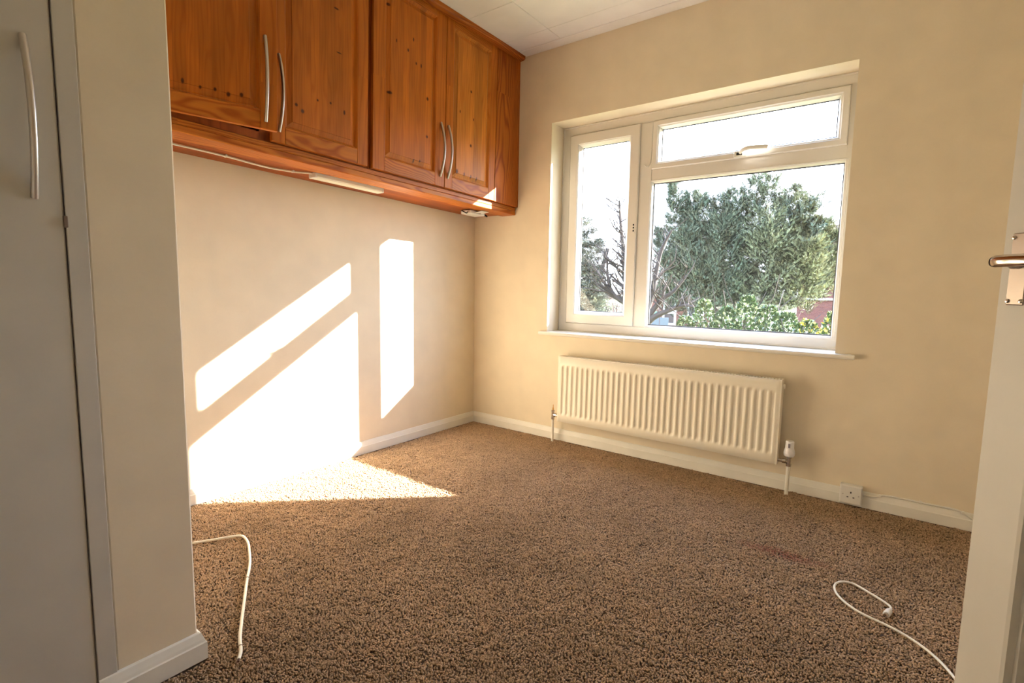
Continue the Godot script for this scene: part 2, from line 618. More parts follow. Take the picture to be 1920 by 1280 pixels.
func build_window() -> void:
	var w := Node3D.new()
	w.name = "window_1"
	w.set_meta("kind", "structure")
	w.set_meta("label", "white plastic three-light casement window looking onto the garden")
	add_child(w)
	var zi := -0.140      # room face of the fixed frame
	var zo := -0.186      # outer face
	var zg := -0.166      # glass
	# outer frame, with a small bead where it meets the plaster
	var st := wring([[0.0, zo], [0.0, zi + 0.003], [0.006, zi + 0.006], [0.010, zi], [0.052, zi], [0.056, zi - 0.004], [0.056, zo + 0.015], [0.040, zo], [0.0, zo]], 0.612, 0.683, 2.194, 1.960)
	obj("frame", st, M.upvc, w)
	st = begin()
	bx(st, Vector3(1.128, 0.739, zo), Vector3(1.205, 1.904, zi + 0.0005), 0.004)
	obj("mullion", st, M.upvc, w)
	st = begin()
	bx(st, Vector3(1.205, 1.578, zo), Vector3(2.146, 1.642, zi + 0.0005), 0.004)
	obj("transom", st, M.upvc, w)
	# opening lights stand a little proud of the frame
	var sash := [[0.0, zo], [0.0, zi + 0.010], [0.004, zi + 0.014], [0.054, zi + 0.014], [0.058, zi + 0.010]]
	var bead := [[0.0, 0.0], [0.004, -0.001], [0.018, -0.020], [0.020, -0.030]]
	for k in 2:
		var b: Array = [[0.672, 0.740, 1.130, 1.902], [1.206, 1.639, 2.140, 1.902]][k]
		var pr := sash.duplicate()
		for q in bead:
			pr.append([0.056 + q[0] if k == 0 else 0.030 + q[0], zi + 0.010 + q[1]])
		if k == 1:
			pr = [[0.0, zo], [0.0, zi + 0.010], [0.004, zi + 0.014], [0.026, zi + 0.014], [0.030, zi + 0.010], [0.036, zi + 0.007], [0.044, zi - 0.014], [0.046, zi - 0.022]]
		pr.append([pr[-1][0], zo + 0.014])
		pr.append([pr[-1][0] - 0.016, zo])
		pr.append([0.0, zo])
		st = wring(pr, b[0], b[1], b[2], b[3])
		var s := obj("casement_sash" if k == 0 else "top_light_sash", st, M.upvc, w)
		var ins: float = pr[-3][0]
		pane(s, b[0] + ins, b[1] + ins, b[2] - ins, b[3] - ins, zg)
	# fixed light: a glazing bead straight on the frame
	st = wring([[0.0, zi - 0.002], [0.004, zi + 0.002], [0.012, zi - 0.004], [0.020, zi - 0.024], [0.020, zo + 0.016], [0.004, zo], [0.0, zo], [0.0, zi - 0.002]], 1.197, 0.733, 2.156, 1.582)
	var f := obj("glazing_bead", st, M.upvc, w)
	pane(f, 1.217, 0.753, 2.136, 1.562, zg)
	# stay on the top light
	st = begin()
	bx(st, Vector3(1.650, 1.640, zi + 0.014), Vector3(1.707, 1.673, zi + 0.027), 0.004)
	var stay := obj("window_handle", st, M.white_plastic, w)
	tag(stay, "white lever handle on the top light", "")
	st = begin()
	var path := smooth_path([Vector3(1.680, 1.660, zi + 0.024), Vector3(1.695, 1.668, zi + 0.045), Vector3(1.73, 1.674, zi + 0.054), Vector3(1.80, 1.670, zi + 0.050), Vector3(1.815, 1.667, zi + 0.049)], 5)
	tube(st, path, 0.010, 10, Vector3(0, 0, 1), 0.6)
	obj("lever", st, M.white_plastic, stay)
	st = begin()
	bx(st, Vector3(1.664, 1.650, zi + 0.0265), Vector3(1.692, 1.663, zi + 0.029), 0.001)
	obj("lock_slot", st, M.dark, stay)
	# a thin strap that hangs down the mullion and ends in a hook
	st = begin()
	tube(st, smooth_path([Vector3(1.200, 1.88, zi + 0.002), Vector3(1.199, 1.75, zi + 0.002), Vector3(1.196, 1.69, zi + 0.003), Vector3(1.186, 1.662, zi + 0.004), Vector3(1.170, 1.657, zi + 0.005), Vector3(1.160, 1.668, zi + 0.006)], 5), 0.0022, 6)
	obj("hook_strap", st, M.white_plastic, w)
	# bare slot where the casement handle has been taken off
	st = begin()
	bx(st, Vector3(1.106, 1.285, zi + 0.0135), Vector3(1.122, 1.350, zi + 0.016), 0.001)
	var slot := obj("handle_slot", st, M.upvc, w)
	for y in [1.300, 1.318, 1.334]:
		st = begin()
		bx(st, Vector3(1.110, y - 0.005, zi + 0.0155), Vector3(1.118, y + 0.005, zi + 0.0166), 0.0)
		obj("slot_hole", st, M.dark, slot)
	# inner sill board
	st = begin()
	prism(st, [Vector2(-0.15, -0.022), Vector2(0.018, -0.022), Vector2(0.025, -0.019), Vector2(0.028, -0.011), Vector2(0.025, -0.003), Vector2(0.018, 0.0), Vector2(-0.15, 0.0)], Vector3(0.6125, 0.684, 0), Vector3(0, 0, 1), Vector3(0, 1, 0), Vector3(1.559, 0, 0))
	for s in [[0.562, 0.0505], [2.1715, 0.0755]]:
		prism(st, [Vector2(0.0005, -0.022), Vector2(0.018, -0.022), Vector2(0.025, -0.019), Vector2(0.028, -0.011), Vector2(0.025, -0.003), Vector2(0.018, 0.0), Vector2(0.0005, 0.0)], Vector3(s[0], 0.684, 0), Vector3(0, 0, 1), Vector3(0, 1, 0), Vector3(s[1], 0, 0))
	obj("sill", st, M.gloss, w)


func pane(parent: Node3D, x0: float, y0: float, x1: float, y1: float, z: float) -> void:
	var st := begin()
	flat(st, [Vector3(x0 - 0.004, y0 - 0.004, z), Vector3(x1 + 0.004, y0 - 0.004, z), Vector3(x1 + 0.004, y1 + 0.004, z), Vector3(x0 - 0.004, y1 + 0.004, z)])
	obj("pane", st, M.glass, parent)
	st = begin()
	ring(st, Vector3(x0 - 0.002, y0 - 0.002, z), Vector3.RIGHT, Vector3.UP, x1 - x0 + 0.004, y1 - y0 + 0.004, [Vector2(0, 0.0005), Vector2(0.0, 0.006), Vector2(0.005, 0.006), Vector2(0.005, 0.0005)])
	obj("rubber_seal", st, M.seal, parent)


# ---------------------------------------------------------------- the open door on the right

func build_right_door() -> void:
	var d := Node3D.new()
	d.name = "door_1"
	d.set_meta("kind", "structure")
	d.set_meta("label", "cream painted panelled door standing open at the right edge")
	var dx := Vector3(0.593, 0, 0.805).normalized()
	d.transform = Transform3D(Basis(dx, Vector3.UP, dx.cross(Vector3.UP)), Vector3(2.504, 0.012, 1.600))
	add_child(d)
	var w := 0.74
	var h := 1.97
	var t := -0.038
	var sw := 0.080
	var st: SurfaceTool
	for x in [0.0, w - sw]:
		st = begin()
		bx(st, Vector3(x, 0, t), Vector3(x + sw, h, 0), 0.0025)
		obj("stile", st, M.door_paint, d)
	for y in [[0.0, 0.20], [0.86, 1.06], [h - 0.10, h]]:
		st = begin()
		bx(st, Vector3(sw, y[0], t), Vector3(w - sw, y[1], 0), 0.001)
		obj("rail", st, M.door_paint, d)
	for y in [[0.20, 0.86], [1.06, h - 0.10]]:
		st = begin()
		ring(st, Vector3(sw, y[0], 0), Vector3.RIGHT, Vector3.UP, w - 2 * sw, y[1] - y[0], [Vector2(0, 0.0), Vector2(0.003, 0.006), Vector2(0.009, 0.005), Vector2(0.013, -0.004), Vector2(0.019, -0.004), Vector2(0.023, -0.012)])
		flat(st, [Vector3(sw + 0.023, y[0] + 0.023, -0.012), Vector3(w - sw - 0.023, y[0] + 0.023, -0.012), Vector3(w - sw - 0.023, y[1] - 0.023, -0.012), Vector3(sw + 0.023, y[1] - 0.023, -0.012)])
		flat(st, [Vector3(w - sw, y[0], -0.028), Vector3(sw, y[0], -0.028), Vector3(sw, y[1], -0.028), Vector3(w - sw, y[1], -0.028)])
		obj("panel", st, M.door_paint, d)
	# lever handle on its short plate
	st = begin()
	var path := smooth_path([Vector3(0.0325, 0.996, 0.043), Vector3(0.05, 0.996, 0.046), Vector3(0.085, 0.996, 0.047), Vector3(0.13, 0.994, 0.043)], 5)
	var rr := []
	for k in path.size():
		rr.append(0.0096 - 0.0012 * k / path.size() if k > 1 else [0.0045, 0.0082][k])
	path.push_front(path[0] + Vector3(-0.0035, 0, -0.001))
	rr.push_front(0.002)
	rr[1] = 0.0078
	tube(st, path, rr, 16, Vector3(0, 0, 1), 0.5)
	var lever := obj("door_handle", st, M.nickel, d)
	st = begin()
	bx(st, Vector3(0.0175, 0.929, 0.0), Vector3(0.047, 1.041, 0.0035), 0.0016)
	obj("plate", st, plain(Color(0.62, 0.57, 0.53), 0.34, 1.0), lever)
	st = begin()
	lathe(st, [Vector2(0.011, 0.003), Vector2(0.011, 0.012), Vector2(0.008, 0.016), Vector2(0.008, 0.043)], Vector3(0.0325, 0.996, 0), Vector3(0, 0, 1), 14)
	obj("neck", st, M.steel, lever)
	for p in [[0.0215, 1.034], [0.043, 1.034], [0.0215, 0.9355], [0.043, 0.9355]]:
		st = begin()
		lathe(st, [Vector2(0.0034, 0.0034), Vector2(0.0034, 0.0045), Vector2(0.0022, 0.0058), Vector2(0.0, 0.0062)], Vector3(p[0], p[1], 0), Vector3(0, 0, 1), 10)
		obj("screw", st, M.chrome, lever)


# ---------------------------------------------------------------- built-in cupboard on the left

func build_built_in_cupboard() -> void:
	var c := thing("built_in_cupboard", "grey-white painted built-in cupboard at the left edge with a curved steel handle", "cupboard", Vector3(1.015, 0, 2.40))
	var st := begin()
	bx(st, Vector3(-0.6, 0.0, 0.0015), Vector3(0.003, H - 0.002, 0.0356), 0.001)
	bx(st, Vector3(-0.6, 0.0, 0.56), Vector3(0.003, H - 0.002, 0.60), 0.0015)
	bx(st, Vector3(-0.62, 0.0, 0.0015), Vector3(-0.6, H - 0.002, 0.60), 0.0)
	obj("frame", st, M.cupboard_paint, c)
	st = begin()
	bx(st, Vector3(-0.024, 0.004, 0.0376), Vector3(0.0005, H - 0.006, 0.558), 0.003)
	var door := obj("door", st, M.cupboard_paint, c)
	st = begin()
	var pts := []
	for k in 17:
		var t := k / 16.0
		pts.append(Vector3(0.0005 + 0.030 * (1.0 - pow(2.0 * t - 1.0, 2.0)), lerpf(1.412, 1.112, t), 0.080))
	tube(st, pts, 0.0075, 12, Vector3(0, 0, 1), 0.85)
	obj("handle", st, M.steel, door)
	st = begin()
	bx(st, Vector3(0.0, 1.060, 0.0330), Vector3(0.006, 1.083, 0.0400), 0.001)
	obj("catch", st, plain(Color(0.45, 0.38, 0.33), 0.6), c)


# ---------------------------------------------------------------- overhead pine cabinets

func cabinet_door(parent: Node3D, hinge: Vector3, turn: float, w: float, h: float, mat: Material, sw: float, hand: float, hy: Array) -> void:
	# local axes of the door: it runs towards -z from its hinge side (or ends there), front at +x
	var p := Node3D.new()
	var st := begin()
	var t := 0.020
	# moulded rim and raised field
	var ux := Vector3(0, 0, -1)
	var uy := Vector3(0, 1, 0)
	var rl := 0.064
	var iw := w - 2.0 * sw
	var ih := h - 2.0 * rl
	var o := Vector3(t, rl, -sw)
	uv_scale = Vector2(1, 1)
	ring(st, o, ux, uy, iw, ih, [Vector2(0, -0.001), Vector2(0.003, -0.002), Vector2(0.004, -0.004), Vector2(0.010, -0.013), Vector2(0.014, -0.0135), Vector2(0.032, -0.006), Vector2(0.033, -0.0035)])
	var ins := 0.033
	var q := []
	for k in [[0, 0], [1, 0], [1, 1], [0, 1]]:
		q.append(o + ux * (iw - ins if k[0] else ins) + uy * (ih - ins if k[1] else ins) + Vector3(-0.0035, 0, 0))
	flat(st, q)
	flat(st, [Vector3(0.004, rl, -w + sw), Vector3(0.004, rl, -sw), Vector3(0.004, h - rl, -sw), Vector3(0.004, h - rl, -w + sw)])
	# lay the panel picture over the whole panel
	var arr := st.commit_to_arrays()
	var vs: PackedVector3Array = arr[Mesh.ARRAY_VERTEX]
	var uvs := PackedVector2Array()
	for v in vs:
		uvs.append(Vector2((-v.z - sw) / iw, 1.0 - (v.y - rl) / ih))
	arr[Mesh.ARRAY_TEX_UV] = uvs
	var am := ArrayMesh.new()
	am.add_surface_from_arrays(Mesh.PRIMITIVE_TRIANGLES, arr)
	var door := MeshInstance3D.new()
	door.mesh = am
	hang("door", door, mat, parent)
	door.transform = Transform3D(Basis(Vector3.UP, turn), hinge)
	uv_scale = Vector2(6.0, 0.9)
	for k in 2:
		grain = 1
		uv_off = Vector2(rng.randf(), rng.randf())
		st = begin()
		var z0 := 0.0 if k == 0 else -w + sw
		bx(st, Vector3(0, 0, z0 - sw), Vector3(t, h, z0), 0.0015)
		obj("stile", st, M.pine_stile, door)
	for k in 2:
		grain = 2
		uv_scale = Vector2(5.5, 1.3)
		uv_off = Vector2(rng.randf() * 0.3, rng.randf())
		st = begin()
		var y0 := 0.0 if k == 0 else h - rl
		bx(st, Vector3(0, y0, -w + sw + 0.0004), Vector3(t, y0 + rl, -sw - 0.0004), 0.0012)
		obj("rail", st, M.pine_rail, door)
	grain = 1
	uv_scale = Vector2(3.6, 1.0)
	st = begin()
	var pts := []
	for k in 17:
		var f := k / 16.0
		pts.append(Vector3(t + 0.032 * (1.0 - pow(2.0 * f - 1.0, 2.0)) - 0.0005, lerpf(hy[0], hy[1], f), hand))
	tube(st, pts, 0.0072, 12, Vector3(0, 0, 1), 0.85)
	obj("handle", st, M.steel, door)
	p.free()


func build_wall_cabinets() -> void:
	var lean := -0.0225
	var fx := 0.346
	# left cabinet
	var a := thing("overhead_cabinet", "overhead pine cabinet next to the alcove wall, its left door ajar", "cabinet", Vector3.ZERO, "overhead pine cabinets")
	a.rotation.x = lean
	var b := thing("overhead_cabinet", "overhead pine cabinet with both doors shut nearest the window wall", "cabinet", Vector3.ZERO, "overhead pine cabinets")
	b.rotation.x = lean
	for k in 2:
		var c: Node3D = [a, b][k]
		var z0: float = [1.2055, 0.0580][k]
		var z1: float = [2.198, 1.2045][k]
		var y0 := 1.4725
		var y1: float = [2.330, 2.355][k]
		var st := begin()
		uv_scale = Vector2(3.0, 1.0)
		grain = 1
		bx(st, Vector3(0.004, y0, z0), Vector3(fx - 0.002, y1, z0 + 0.018), 0.001)
		bx(st, Vector3(0.004, y0, z1 - 0.018), Vector3(fx - 0.002, y1, z1), 0.001)
		bx(st, Vector3(0.004, y0, z0 + 0.018), Vector3(0.012, y1, z1 - 0.018), 0.0)
		bx(st, Vector3(0.012, y1 - 0.018, z0 + 0.018), Vector3(fx - 0.002, y1, z1 - 0.018), 0.0)
		bx(st, Vector3(0.012, y0, z0 + 0.018), Vector3(fx - 0.002, y0 + 0.030, z1 - 0.018), 0.0)
		if k == 0:
			bx(st, Vector3(fx - 0.022, y0, 1.661), Vector3(fx - 0.002, y1, 1.715), 0.001)
		else:
			bx(st, Vector3(fx - 0.022, y0, 1.168), Vector3(fx - 0.002, y1, 1.188), 0.001)
		obj("carcass", st, M.pine_inside, c)
	var yb := 1.4755
	cabinet_door(a, Vector3(fx, yb, 2.1540), 0.0, 0.455, 0.87, M.panel_1, 0.058, -0.415, [0.026, 0.324])
	var ajar: Node3D = a.get_node("door")
	ajar.rotation.y = deg_to_rad(-16.9)
	cabinet_door(a, Vector3(fx, yb, 1.6755), 0.0, 0.456, 0.895, M.panel_2, 0.056, -0.030, [0.042, 0.336])
	cabinet_door(b, Vector3(fx, yb, 1.1915), 0.0, 0.476, 0.915, M.panel_3, 0.070, -0.444, [0.050, 0.330])
	cabinet_door(b, Vector3(fx, yb, 0.7110), 0.0, 0.428, 0.915, M.panel_4, 0.056, -0.020, [0.050, 0.330])
	# filler between the last door and the window wall
	var st := begin()
	grain = 1
	uv_scale = Vector2(3.8, 0.8)
	uv_off = Vector2(0.62, 0.3)
	bx(st, Vector3(fx - 0.018, yb - 0.002, 0.034), Vector3(fx + 0.0195, yb + 0.915, 0.2790), 0.0015)
	obj("filler_panel", st, M.pine_trim, b)
	# boards below the doors run the whole length
	var p := thing("pelmet", "long pine pelmet and underside boards below the overhead cabinet doors", "pelmet")
	p.rotation.x = lean
	st = begin()
	grain = 2
	uv_scale = Vector2(5.0, 0.8)
	uv_off = Vector2(0.2, 0.1)
	bx(st, Vector3(0.236, 1.425, 0.033), Vector3(0.347, 1.4505, 2.25), 0.003)
	uv_off = Vector2(0.62, 0.4)
	bx(st, Vector3(0.325, 1.4505, 0.033), Vector3(0.347, 1.4715, 2.25), 0.002)
	obj("front_board", st, M.pine_rail, p)
	st = begin()
	uv_off = Vector2(0.1, 0.5)
	bx(st, Vector3(0.002, 1.434, 0.034), Vector3(0.2355, 1.4505, 2.25), 0.001)
	obj("back_board", st, M.pine_under, p)
	# cornice against the ceiling
	st = begin()
	uv_off = Vector2(0.3, 0.2)
	prism(st, [Vector2(0.0, 0.0), Vector2(0.028, 0.004), Vector2(0.034, 0.010), Vector2(0.034, 0.0275), Vector2(0.0, 0.0275)], Vector3(0.369, 2.3715, 0.0015), Vector3(1, 0, 0), Vector3(0, 1, 0), Vector3(0, 0, 2.225))
	var co := obj("cornice", st, M.pine_trim)
	tag(co, "pine cornice strip between the overhead cabinet doors and the ceiling", "cornice")
	grain = 1
	uv_scale = Vector2(3.6, 1.0)
	uv_off = Vector2.ZERO
	# strip light screwed under the back board, with its cable
	var L := thing("strip_light", "slim white strip light fixed under the overhead cabinets", "strip light", Vector3(0.197, 1.4375, 1.17))
	L.rotation.x = lean
	st = begin()
	bx(st, Vector3(-0.026, 0.006, -0.187), Vector3(0.026, 0.0215, 0.187), 0.001)
	obj("base", st, M.white_plastic, L)
	st = begin()
	prism(st, [Vector2(-0.022, -0.004), Vector2(0.022, -0.004), Vector2(0.027, 0.002), Vector2(0.027, 0.010), Vector2(-0.027, 0.010), Vector2(-0.027, 0.002)], Vector3(0, 0, -0.184), Vector3(1, 0, 0), Vector3(0, 1, 0), Vector3(0, 0, 0.368))
	obj("diffuser", st, M.diffuser, L)
	for s in [-1.0, 1.0]:
		st = begin()
		bx(st, Vector3(-0.0275, -0.0045, s * 0.190 - 0.006), Vector3(0.0275, 0.0215, s * 0.190 + 0.006), 0.003)
		obj("end_cap", st, M.white_plastic, L)
	# cable along the underside, kept up by clips
	st = begin()
	var y := func(z: float) -> float: return 1.4335 + z * 0.0225
	var line := []
	for q in [[0.150, 2.20], [0.155, 1.90], [0.150, 1.72], [0.130, 1.60], [0.125, 1.52], [0.150, 1.43], [0.185, 1.385], [0.197, 1.360]]:
		line.append(Vector3(q[0], y.call(q[1]) - 0.0065, q[1]))
	tube(st, smooth_path(line, 5), 0.0042, 8)
	var cab := obj("light_cable", st, M.cable)
	tag(cab, "white cable clipped along the underside of the overhead cabinets", "cable")
	for q in [[0.150, 1.72], [0.150, 1.43]]:
		st = begin()
		bx(st, Vector3(q[0] - 0.010, y.call(q[1]) - 0.011, q[1] - 0.004), Vector3(q[0] + 0.010, y.call(q[1]) - 0.0005, q[1] + 0.004), 0.002)
		obj("cable_clip", st, M.white_plastic, cab)
	# junction box near the window wall
	var j := thing("junction_box", "small white junction box with an open lid under the cabinet end by the window", "junction box", Vector3(0.195, 1.4138, 0.24))
	j.rotation.x = lean
	st = begin()
	bx(st, Vector3(-0.055, -0.004, -0.075), Vector3(0.030, 0.0185, 0.060), 0.003)
	obj("box", st, M.white_plastic, j)
	st = begin()
	bx(st, Vector3(0.038, -0.002, -0.055), Vector3(0.085, 0.002, 0.045), 0.001)
	var lid := obj("lid", st, M.white_plastic, j)
	lid.rotation = Vector3(0.1, 0.2, 0.16)
	st = begin()
	bx(st, Vector3(0.0305, 0.002, -0.025), Vector3(0.0385, 0.0175, 0.012), 0.001)
	obj("terminal_block", st, plain(Color(0.45, 0.36, 0.27), 0.6), j)
	for q in [[0.0, 0.060, -0.02], [0.02, -0.075, 0.03]]:
		st = begin()
		tube(st, smooth_path([Vector3(q[0], 0.006, q[1]), Vector3(q[0] + 0.01, -0.004, q[1] + signf(q[1]) * 0.02), Vector3(q[0] - 0.01, 0.008, q[1] + signf(q[1]) * 0.035), Vector3(q[0] - 0.03, 0.012, q[1] + signf(q[1]) * 0.02)], 4), 0.0035, 6)
		obj("wire", st, M.dark, j)


# ---------------------------------------------------------------- radiator

func build_radiator() -> void:
	var x0 := 0.755
	var x1 := 1.975
	var y0 := 0.140
	var y1 := 0.543
	var zf := 0.085
	var r := thing("radiator", "long low white panel radiator with vertical flutes under the window", "radiator", Vector3(x0, y0, 0))
	var w := x1 - x0
	var h := y1 - y0
	# fluted front panel as one height field
	var m := 35
	var pitch := (w - 0.036) / m
	var us := [0.0, 0.004]
	var hs := [0.0, 0.0]
	for k in m:
		var a := 0.018 + k * pitch
		for q in [[0.02, 0.0], [0.16, 0.0], [0.26, -0.2], [0.40, -0.95], [0.50, -1.0], [0.70, -1.0], [0.80, -0.95], [0.93, -0.2]]:
			us.append(a + q[0] * pitch)
			hs.append(q[1])
	us.append(w - 0.017)
	hs.append(0.0)
	us.append(w)
	hs.append(0.0)
	var vs := [0.0, 0.003, 0.040, 0.046, 0.054, 0.062, h - 0.066, h - 0.058, h - 0.050, h - 0.044, h - 0.003, h]
	var gs := [0.0, 0.0, 0.0, 0.12, 0.6, 1.0, 1.0, 0.6, 0.12, 0.0, 0.0, 0.0]
	var pos := func(i: int, j: int) -> Vector3:
		var z: float = zf + hs[i] * gs[j] * 0.007
		if i == 0 or i == us.size() - 1 or j == 0 or j == vs.size() - 1:
			z -= 0.006
		return Vector3(us[i], vs[j], z)
	var st := begin()
	st.set_smooth_group(0)
	for i in us.size() - 1:
		for j in vs.size() - 1:
			var q := [pos.call(i, j), pos.call(i + 1, j), pos.call(i + 1, j + 1), pos.call(i, j + 1)]
			for t in [0, 2, 1, 0, 3, 2]:
				st.set_uv(Vector2(q[t].x, q[t].y))
				st.add_vertex(q[t])
	st.index()
	st.generate_normals()
	obj("front_panel", st, M.radiator, r)
	st = begin()
	bx(st, Vector3(0.006, 0.004, 0.030), Vector3(w - 0.006, h - 0.012, 0.040), 0.003)
	obj("back_panel", st, M.radiator, r)
	st = begin()
	bx(st, Vector3(0.010, 0.010, 0.064), Vector3(w - 0.010, h - 0.010, zf - 0.009), 0.002)
	obj("water_way", st, M.radiator, r)
	for s in [0.0, 1.0]:
		st = begin()
		var xx := -0.004 if s == 0.0 else w + 0.001
		bx(st, Vector3(xx, -0.001, 0.028), Vector3(xx + 0.003, h + 0.004, zf - 0.006), 0.001)
		bx(st, Vector3(xx if s == 0.0 else xx - 0.006, -0.001, zf - 0.008), Vector3(xx + 0.009 if s == 0.0 else xx + 0.003, h + 0.004, zf - 0.0045), 0.001)
		obj("side_panel", st, M.radiator, r)
	# slotted top grille
	var g := begin()
	bx(g, Vector3(-0.002, h + 0.001, 0.028), Vector3(w + 0.002, h + 0.004, 0.038), 0.001)
	bx(g, Vector3(-0.002, h + 0.001, zf - 0.016), Vector3(w + 0.002, h + 0.004, zf - 0.004), 0.001)
	var n := 86
	for k in n + 1:
		var x := k * w / n
		bx(g, Vector3(x - 0.0028, h + 0.001, 0.037), Vector3(x + 0.0028, h + 0.0038, zf - 0.015), 0.0)
	bx(g, Vector3(0, h - 0.012, zf - 0.008), Vector3(w, h + 0.003, zf - 0.006), 0.0)
	obj("top_grille", g, M.radiator, r)
	st = begin()
	lathe(st, [Vector2(0.011, 0.0), Vector2(0.011, 0.008), Vector2(0.0, 0.009)], Vector3(w + 0.004, h - 0.030, 0.050), Vector3(1, 0, 0), 12)
	var blv := obj("bleed_valve", st, M.radiator, r)
	st = begin()
	lathe(st, [Vector2(0.008, 0.0), Vector2(0.008, 0.006), Vector2(0.0, 0.006)], Vector3(w + 0.004, h - 0.030, 0.050), Vector3(1, 0, 0), 6)
	blv.material_override = M.radiator
	for s in [0.15, w - 0.15]:
		st = begin()
		bx(st, Vector3(s - 0.02, 0.03, 0.0005), Vector3(s + 0.02, h - 0.04, 0.030), 0.002)
		obj("wall_bracket", st, M.radiator, r)
	# lockshield valve on the left
	var v := thing("lockshield_valve", "small chrome valve with bare brass spindle at the radiator's left end", "radiator valve", Vector3(0.709, 0, 0.058))
	st = begin()
	lathe(st, [Vector2(0.0, 0.142), Vector2(0.0105, 0.142), Vector2(0.0105, 0.156), Vector2(0.009, 0.158), Vector2(0.009, 0.188), Vector2(0.0105, 0.190), Vector2(0.0105, 0.200), Vector2(0.0, 0.203)], Vector3.ZERO, Vector3.UP, 14)
	lathe(st, [Vector2(0.008, 0.0), Vector2(0.008, 0.012), Vector2(0.013, 0.013), Vector2(0.013, 0.026), Vector2(0.008, 0.028), Vector2(0.008, 0.046)], Vector3(0, 0.170, 0), Vector3(1, 0, 0), 12)
	obj("body", st, M.chrome, v)
	st = begin()
	lathe(st, [Vector2(0.004, 0.200), Vector2(0.004, 0.214), Vector2(0.0022, 0.216), Vector2(0.002, 0.234), Vector2(0.0, 0.235)], Vector3.ZERO, Vector3.UP, 10)
	obj("spindle", st, M.brass, v)
	st = begin()
	lathe(st, [Vector2(0.0, -0.02), Vector2(0.0075, -0.02), Vector2(0.0075, 0.143), Vector2(0.0, 0.143)], Vector3.ZERO, Vector3.UP, 14)
	obj("pipe", st, M.gloss, v)
	# thermostatic valve on the right
	v = thing("thermostatic_valve", "white thermostatic valve head on a pipe at the radiator's right end", "radiator valve", Vector3(2.026, 0, 0.058))
	st = begin()
	lathe(st, [Vector2(0.0, 0.137), Vector2(0.0125, 0.137), Vector2(0.0125, 0.148), Vector2(0.009, 0.150), Vector2(0.009, 0.176), Vector2(0.014, 0.178), Vector2(0.014, 0.184), Vector2(0.0, 0.185)], Vector3.ZERO, Vector3.UP, 16)
	lathe(st, [Vector2(0.008, 0.0), Vector2(0.008, 0.012), Vector2(0.0115, 0.013), Vector2(0.0115, 0.027), Vector2(0.008, 0.029), Vector2(0.008, 0.050)], Vector3(0, 0.158, 0), Vector3(-1, 0, 0), 12)
	obj("body", st, M.chrome, v)
	st = begin()
	lathe(st, [Vector2(0.0, 0.184), Vector2(0.018, 0.184), Vector2(0.0225, 0.189), Vector2(0.024, 0.200), Vector2(0.0225, 0.212), Vector2(0.019, 0.224), Vector2(0.0185, 0.254), Vector2(0.0165, 0.259), Vector2(0.0, 0.260)], Vector3.ZERO, Vector3.UP, 24)
	var head := obj("head", st, plain(Color(0.93, 0.92, 0.93), 0.35), v)
	st = begin()
	bx(st, Vector3(-0.0045, 0.229, 0.014), Vector3(0.0045, 0.249, 0.0193), 0.001)
	obj("setting_window", st, plain(Color(0.55, 0.52, 0.56), 0.4), head)
	st = begin()
	lathe(st, [Vector2(0.0, -0.02), Vector2(0.0085, -0.02), Vector2(0.0085, 0.138), Vector2(0.0, 0.138)], Vector3.ZERO, Vector3.UP, 14)
	obj("pipe", st, M.gloss, v)


# ---------------------------------------------------------------- socket, cables

